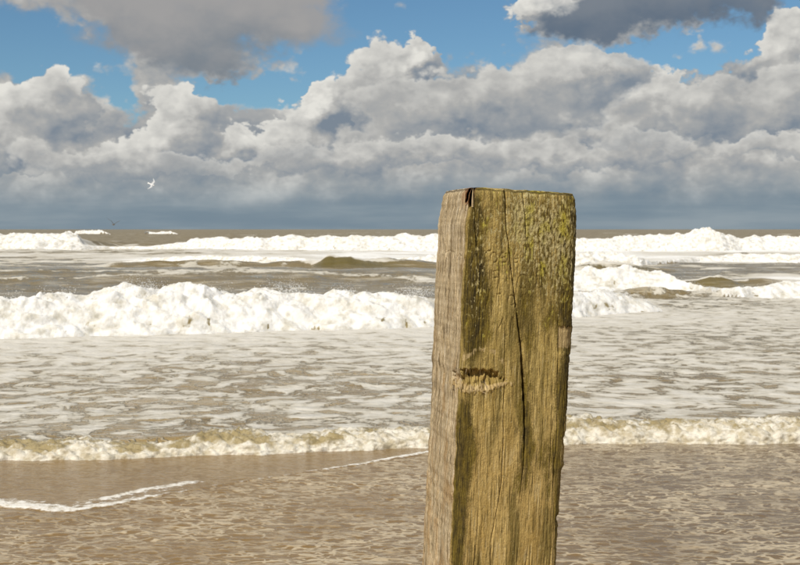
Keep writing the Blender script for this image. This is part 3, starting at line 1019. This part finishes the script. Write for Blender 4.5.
    d = d - notch * 0.020 * np.clip(tear, 0.2, 1.4) * np.clip(1.25 - (v - nv_ + 0.018) / 0.040, 0.25, 1.1)
    rot = np.maximum(rot, 0.75 * notch * sstep(tear, 0.75, 1.2))  # painted shade in the deeper parts of the notch too
    lip = np.exp(-((e - 1.05) / 0.18) ** 2) * sstep(v, nv_, nv_ + 0.012)
    d = d + lip * 0.004 * np.clip(0.5 + pn(uu * 260, v * 30, 2.0), 0, 1)
    # flake of missing surface at the right arris
    fl = sstep(uu, to_u(553.0, 340) - 0.001, to_u(553.0, 340) + 0.001) * sstep(py + 5 * pn(u * 120, 1.0, 1.0), 326, 329) * sstep(py + 14 * pn(u * 90, 4.0, 1.0), 356, 350)
    fl = fl * isf
    d = d - 0.0035 * fl
    # scratched initials
    strokes = [[(486, 255), (487, 260), (488, 267)], [(487, 259), (489, 255.5), (492, 254.5)],
               [(495 + 3.2 * math.cos(a), 261.5 + 5 * math.sin(a)) for a in np.linspace(0, 6.28, 13)],
               [(500, 262), (505, 260.5), (505.2, 257.5), (502, 256.5), (499.8, 261), (501, 266.5), (505.5, 265.5)],
               [(513, 257), (513.3, 266), (517, 265), (517, 261.5), (513.5, 262)],
               [(493, 274.5), (493.3, 289)], [(493, 275.5), (498.5, 274)], [(493, 282), (497.5, 281)],
               [(506, 273.5), (506.8, 286)],
               [(521 + 4.6 * math.cos(a), 284 + 7 * math.sin(a)) for a in np.linspace(-0.9, -5.4, 12)],
               [(499.3, 297), (500, 308.5)], [(497.5, 297.5), (501, 296.8)],
               [(510.5 + 3.2 * math.cos(a), 303 + 5 * math.sin(a)) for a in np.linspace(0, 6.28, 13)],
               [(521, 297.5), (522, 308.5)],
               [(499, 331), (503, 321), (506, 330)], [(511.5, 320), (513, 331)],
               [(448, 259), (452, 257), (457, 258.5)], [(456.5, 258), (457, 264)], [(461, 262), (463, 260), (465, 262), (465, 268)]]
    carve = np.zeros_like(u)
    near = (py > 250) & (py < 336) & (u > -0.20) & (u < 0.14)
    uu_, pv = uu[near], v[near]
    best = np.full(uu_.shape, 9.0)
    for st in strokes:
        a_ = np.array(st, float)
        su, sv = to_u(a_[:, 0], a_[:, 1]), to_v(a_[:, 1])
        su = np.where(su < 0, su * 0.34, su)
        for i in range(len(a_) - 1):
            dx_, dy_ = su[i + 1] - su[i], sv[i + 1] - sv[i]
            tt = np.clip(((uu_ - su[i]) * dx_ + (pv - sv[i]) * dy_) / (dx_ * dx_ + dy_ * dy_ + 1e-12), 0, 1)
            best = np.minimum(best, np.hypot(uu_ - su[i] - tt * dx_, pv - sv[i] - tt * dy_))
    carve[near] = np.exp(-(best / 0.0015) ** 2)
    d = d - 0.0030 * carve * (0.75 + 0.5 * pn(u * 90, v * 90, 1.0))

    # ---- colour fields
    def blob(x, y, sx, sy):
        return np.exp(-((u - to_u(x, y)) / (sx / 105 * PS)) ** 2 - ((py - y) / sy) ** 2)
    algae = 0.95 * blob(476, 310, 12, 46) + 0.7 * blob(477, 250, 6, 50) + 0.8 * blob(464, 450, 12, 48) + 0.55 * blob(460, 535, 10, 40) + 0.22 * blob(545, 240, 40, 70) + 0.6 * blob(568, 270, 12, 80)
    algae += 0.4 * blob(522, 440, 8, 70) + 0.45 * blob(562, 392, 16, 40) + 0.15 * blob(530, 320, 26, 30) + 0.3 * blob(560, 540, 14, 60) + 0.26 * blob(548, 470, 20, 40) + 0.12 * blob(500, 215, 40, 24)
    algae = (algae * 1.65 + 0.08 * sstep(py, 420, 300) + 0.02) * sstep(u, -0.016, 0.004)
    lich = (0.75 * blob(552, 245, 34, 70) + 0.5 * blob(520, 215, 12, 30) + 0.4 * blob(480, 300, 12, 60) + 0.35 * blob(500, 230, 40, 40) + 0.10 * sstep(py, 360, 250) + 0.12) * sstep(u, -0.016, 0.004)
    d = d + 0.0020 * lich * np.clip(fbm(u * 170, v * 80, 13.0, 3) * 2, -1, 1)
    arc = 0.18 * pn(uu * 60, v * 60, 4.0) + 0.1 * pn(uu * 200, v * 100, 4.0) + np.hypot((py - 372) / 19.0, (uu - to_u(484.0, 372)) / (19.0 / 105 * PS))
    bare = fl * sstep(py, 353, 345) + 0.62 * np.exp(-((arc - 1) / 0.2) ** 2) * sstep(pn(uu * 70, v * 50, 9.0), -0.35, 0.1) * sstep(py, 374, 366)
    bare += 0.9 * lip + 0.9 * sstep(e, 1.15, 0.95) * sstep(v, nv_ + 0.003, nv_ + 0.012) * sstep(e, 0.55, 0.8) + 0.5 * blob(466, 350, 3, 40) + 0.4 * blob(490, 545, 26, 30) + 0.4 * blob(562, 460, 6, 26)
    rust = 0.95 * np.exp(-np.abs((uu + 0.010) / 0.010) ** 2 - np.abs((v - 0.014) / 0.024) ** 2) + 0.7 * h1 + 0.42 * notch * sstep(v, nv_ + 0.012, nv_) + 0.3 * blob(567, 455, 6, 30)
    return d, pit, algae, lich, bare, rust, rot, leftw


def build_post():
    base_z = float(beach_z(POST_Y)) - 0.5
    Lw = np.concatenate([np.linspace(0.0, PS, 190, endpoint=False), np.linspace(PS, 2 * PS, 250, endpoint=False), np.linspace(2 * PS, 3 * PS, 60, endpoint=False), np.linspace(3 * PS, 4 * PS, 24, endpoint=False)])
    vd = np.concatenate([np.linspace(0.006, 0.90, 560), np.linspace(0.91, POST_TOP - base_z, 40)])
    Wd, V = np.meshgrid(Lw, vd, indexing='ij')
    Wd, V = Wd.T, V.T

    def ring(w):
        f = np.floor(w / PS).astype(int) % 4
        r = w - f * PS
        x = np.select([f == 0, f == 1, f == 2, f == 3], [-PA + 0 * r, -PA + r, PA + 0 * r, PA - r])
        y = np.select([f == 0, f == 1, f == 2, f == 3], [PA - r, -PA + 0 * r, -PA + r, PA + 0 * r])
        n = 11.0
        k = PA / (np.abs(x) ** n + np.abs(y) ** n) ** (1 / n)
        x, y = x * k, y * k
        gx, gy = np.sign(x) * np.abs(x / PA) ** (n - 1), np.sign(y) * np.abs(y / PA) ** (n - 1)
        g = np.hypot(gx, gy)
        return x, y, gx / g, gy / g

    x, y, nx, ny = ring(Wd)
    d, pit, algae, lich, bare, rust, rot, leftw = post_fields(Wd, V)
    d = d - 0.012 * np.exp(-V / 0.006) - 0.004 * np.exp(-V / 0.03)
    # silhouette of the two outer arrises: slight swell below the top, broken right edge lower down
    py = 193 + V / PXM
    X = x + nx * d + 0.30 * pit          # the hollow goes straight back into the timber
    Yl = y + ny * d + 0.95 * pit
    ra = sstep(X, PA - 0.035, PA - 0.004)
    chip = np.interp(py, [185, 193, 205, 235, 300, 354, 357, 432, 440, 449, 468, 471, 516, 520, 527, 600, 2000],
                     [3.0, 2.0, 0.8, 0.0, 0.8, 1.2, 2.6, 2.2, 4.2, 2.8, 2.6, 5.0, 5.2, 8.0, 6.2, 6.0, 5.0]) + 1.4 * pn(py * 0.09, 3.0, 0.2) + 1.0 * pn(py * 0.33, 1.0, 0.2)
    X = X - ra * chip * PXM * sstep(Yl, 0.06, -0.08)
    la = sstep(X, -PA + 0.03, -PA + 0.004)
    X = X + la * PXM * (2.0 * sstep(py, 235, 193) + 1.6 * pn(py * 0.05, 8.0, 0.2) + 1.0 * pn(py * 0.17, 5.0, 0.2) - 0.6 * sstep(py, 420, 520))
    Z = POST_TOP - V - 0.05 * X + 0.0018 * pn(Wd * 70, 4.0, 1.0) * sstep(V, 0.05, 0.0) * 2
    # cap: rings shrinking to the middle
    caps_r = np.linspace(0.02, 0.985, 22)[:, None]
    top = np.stack([X[0], Yl[0], Z[0]], -1)
    cap = np.stack([caps_r * top[None, :, 0], caps_r * top[None, :, 1],
                    Z[0][None] * caps_r ** 6 + (POST_TOP - 0.05 * caps_r * top[None, :, 0]) * (1 - caps_r ** 6) + 0.0], -1)
    cap[..., 2] += 0.0035 * fbm(cap[..., 0] * 40, cap[..., 1] * 40, 2.0, 3) - 0.006 * (1 - caps_r) + 0.004
    P3 = np.concatenate([cap, np.stack([X, Yl, Z], -1)], 0)
    c, s = math.cos(POST_YAW), math.sin(POST_YAW)
    wx = P3[..., 0] * c - P3[..., 1] * s
    wy = P3[..., 0] * s + P3[..., 1] * c
    wx = wx + (P3[..., 2] - POST_TOP) * LEAN
    base = np.array([POST_X + (float(beach_z(POST_Y)) - POST_TOP) * LEAN, POST_Y, float(beach_z(POST_Y))])
    world_p = np.stack([wx + POST_X, wy + POST_Y, P3[..., 2]], -1)
    nc = len(caps_r)
    ext = lambda a, k=None: np.concatenate([np.broadcast_to((a[0] if k is None else k + 0 * a[0])[None], (nc, a.shape[1])), a], 0)
    U = np.concatenate([cap[..., 0] * 0.5 + 0.1, Wd - PS], 0)
    VV = np.concatenate([cap[..., 1] * 0.5, V], 0)
    wood = np.stack([U, VV, ext(leftw)], -1)
    root = obj('wooden_post', None, label='weathered square wooden beach post with green algae, cracks and scratched initials', category='post')
    root.location = base
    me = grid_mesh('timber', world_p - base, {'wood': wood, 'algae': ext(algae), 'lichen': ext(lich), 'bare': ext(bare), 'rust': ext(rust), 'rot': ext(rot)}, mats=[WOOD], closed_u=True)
    obj('timber', me, root)

    def on_front(pxl, py_, out=0.0):     # a point on the front face, in the post's own frame
        u_, v_ = float(to_u(pxl, py_)), float(to_v(py_))
        if u_ >= 0:
            lx, ly = -PA + u_, -PA - out
        else:
            lx, ly = -PA - out * 0.3, -PA - u_
        z_ = POST_TOP - v_
        return Vector((lx * c - ly * s + (z_ - POST_TOP) * LEAN + POST_X - base[0], lx * s + ly * c + POST_Y - base[1], z_ - base[2]))

    def sliver(bm, p0, p1, w0, th):
        """a tapering bent shard"""
        ax = (p1 - p0)
        sx = ax.cross(Vector((0.2, -1, 0))).normalized()
        sy = ax.cross(sx).normalized()
        rows = []
        for k_, wk in ((0, 1.0), (0.35, 0.95), (0.7, 0.6), (1.0, 0.12)):
            q = p0 + ax * k_ + sy * th * (0.6 * math.sin(k_ * 3.1))
            rows.append([bm.verts.new(q + sx * w0 * wk * a_ + sy * th * wk * b_) for a_, b_ in ((-1, -1), (1, -1), (1, 1), (-1, 1))])
        for r0, r1 in zip(rows[:-1], rows[1:]):
            for i in range(4):
                bm.faces.new((r0[i], r0[(i + 1) % 4], r1[(i + 1) % 4], r1[i]))
        bm.faces.new(rows[0][::-1])
        bm.faces.new(rows[-1])

    pale, t, b = material('pale torn wood')
    pp = position(t)
    put(t, b.inputs['Base Color'], mix(t, noise(t, pp, 220, 4, 0.6), (0.26, 0.17, 0.075, 1), (0.58, 0.46, 0.28, 1)))
    b.inputs['Roughness'].default_value = 0.85
    r_ = np.random.default_rng(3)
    bm = bmesh.new()
    for k_ in range(15):                       # fibres hanging round the lower rim of the notch
        f = r_.uniform(-1, 1)
        x_, y_ = 481 + 25 * f, 380 + 10.5 * math.sqrt(max(0, 1 - f * f)) + r_.uniform(-6.5, 2.0)
        ln = r_.uniform(3.5, 8)
        sliver(bm, on_front(x_ + r_.uniform(-1, 1), y_ + ln * 0.4, 0.0005), on_front(x_ + r_.uniform(-3.5, 3.5), y_ - ln * 0.6, r_.uniform(-0.008, 0.004)), r_.uniform(0.0005, 0.0014), 0.0007)
    for k_ in range(6):                       # a few under the upper rim
        x_ = r_.uniform(460, 502)
        sliver(bm, on_front(x_, 369 + r_.uniform(-1, 1), -0.004), on_front(x_ + r_.uniform(-2, 2), 374 + r_.uniform(0, 4), -0.010), r_.uniform(0.0006, 0.0012), 0.0007)
    me = bpy.data.meshes.new('torn_fibres')
    bm.to_mesh(me)
    bm.free()
    me.materials.append(pale)
    obj('torn_fibres', me, root, kind='stuff')
    for x_, y0_, y1_, w_ in ((476.2, 210, 191.5, 0.0016), (467.6, 212, 193, 0.0015), (464.6, 211, 197, 0.0010)):
        bm = bmesh.new()
        sliver(bm, on_front(x_, y0_, -0.004), on_front(x_ + 0.5, y1_, -0.003), w_, 0.0014)
        me = bpy.data.meshes.new('splinter')
        bm.to_mesh(me)
        bm.free()
        me.materials.append(pale)
        obj('splinter', me, root)


build_post()


# ================================================================== gulls
def gull_material(name, back, under, tip):
    m, t, b = material(name)
    x, y, z = separate(t, S(t, t.nodes.new('ShaderNodeTexCoord').outputs['Object']))
    c = mix(t, z.step(-0.02, 0.03), under, back)
    c = mix(t, x.abs().step(0.05, 0.14), mix(t, z.step(0.03, 0.06), under, back), c)
    c = mix(t, x.abs().step(0.50, 0.56), c, tip)
    c = mix(t, y.step(-0.225, -0.235), c, (0.6, 0.38, 0.05, 1))
    put(t, b.inputs['Base Color'], c)
    b.inputs['Roughness'].default_value = 0.7
    return m


def make_gull(mat, lift_in, lift_out, sweep):
    """body, head, bill, tail and both wings as one skin; x to its right, -y forward"""
    bm = bmesh.new()

    def loft(rows):
        vs_ = [[bm.verts.new(p) for p in r] for r in rows]
        n = len(vs_[0])
        for a, b_ in zip(vs_[:-1], vs_[1:]):
            for i in range(n):
                bm.faces.new((a[i], a[(i + 1) % n], b_[(i + 1) % n], b_[i]))
        bm.faces.new(vs_[0][::-1])
        bm.faces.new(vs_[-1])

    spine = [(-0.275, -0.004, 0.004, 0.004), (-0.245, 0.002, 0.011, 0.012), (-0.225, 0.010, 0.026, 0.027), (-0.19, 0.016, 0.036, 0.036), (-0.155, 0.012, 0.036, 0.036), (-0.11, 0.004, 0.050, 0.050),
             (-0.04, -0.004, 0.064, 0.062), (0.05, -0.004, 0.058, 0.055), (0.13, 0.0, 0.040, 0.036), (0.19, 0.004, 0.036, 0.018), (0.25, 0.006, 0.055, 0.009), (0.30, 0.006, 0.066, 0.006)]
    loft([[(rx * math.cos(a), y, z + rz * math.sin(a)) for a in np.linspace(0, 2 * math.pi, 12, endpoint=False)] for y, z, rx, rz in spine])
    for sgn in (-1, 1):
        rows = []
        for x, yc, ch, zf in ((0.02, -0.03, 0.17, 0), (0.10, -0.045, 0.165, 0.4), (0.20, -0.075, 0.155, 0.8), (0.28, -0.085, 0.14, 1.0), (0.38, -0.06, 0.115, 1.0), (0.48, -0.02, 0.085, 1.0), (0.57, 0.03, 0.05, 1.0), (0.63, 0.07, 0.014, 1.0)):
            xi, xo = min(x, 0.28), max(0.0, x - 0.28)
            px_ = xi * math.cos(lift_in) + xo * math.cos(lift_out)
            pz_ = 0.02 + xi * math.sin(lift_in) + xo * math.sin(lift_out)
            yy = yc + sweep * xo
            th = 0.5 * (0.026 - 0.022 * x / 0.63)
            r = []
            for k_, q in ((-0.5, 0.0), (-0.35, 1.0), (0.0, 0.9), (0.3, 0.5), (0.5, 0.0), (0.3, -0.35), (0.0, -0.6), (-0.35, -0.7)):
                r.append((sgn * px_, yy + k_ * ch, pz_ + q * th))
            rows.append(r if sgn > 0 else r[::-1])
        loft(rows)
    bmesh.ops.recalc_face_normals(bm, faces=bm.faces)
    me = bpy.data.meshes.new('gull')
    bm.to_mesh(me)
    bm.free()
    me.materials.append(mat)
    return me


def place_gull(me, name_label, loc, rot):
    o = obj('gull', me, label=name_label, category='bird', group='gulls over the surf')
    md = o.modifiers.new('one_skin', 'REMESH')
    md.mode = 'VOXEL'
    md.voxel_size = 0.006
    md.use_smooth_shade = True
    o.location = loc
    o.rotation_euler = rot
    return o


gm_white = gull_material('white gull plumage', (0.60, 0.61, 0.62, 1), (0.86, 0.85, 0.83, 1), (0.03, 0.03, 0.032, 1))
gm_brown = gull_material('grey brown gull plumage', (0.14, 0.13, 0.12, 1), (0.20, 0.19, 0.175, 1), (0.06, 0.055, 0.05, 1))
gy = 84.0
place_gull(make_gull(gm_white, R(18), R(-14), 0.35), 'white gull with dark wing tips banking in flight below the left clouds', ((151.5 - 400) / FPX * gy, gy, CAM_H + (229.3 - 184.5) / FPX * gy), (R(40), R(-52), R(60)))
gy = 72.0
place_gull(make_gull(gm_brown, R(42), R(30), 0.2), 'grey brown gull with raised wings skimming low over the horizon', ((113.5 - 400) / FPX * gy, gy, CAM_H + (229.3 - 224.6) / FPX * gy), (R(2), R(-8), R(176)))
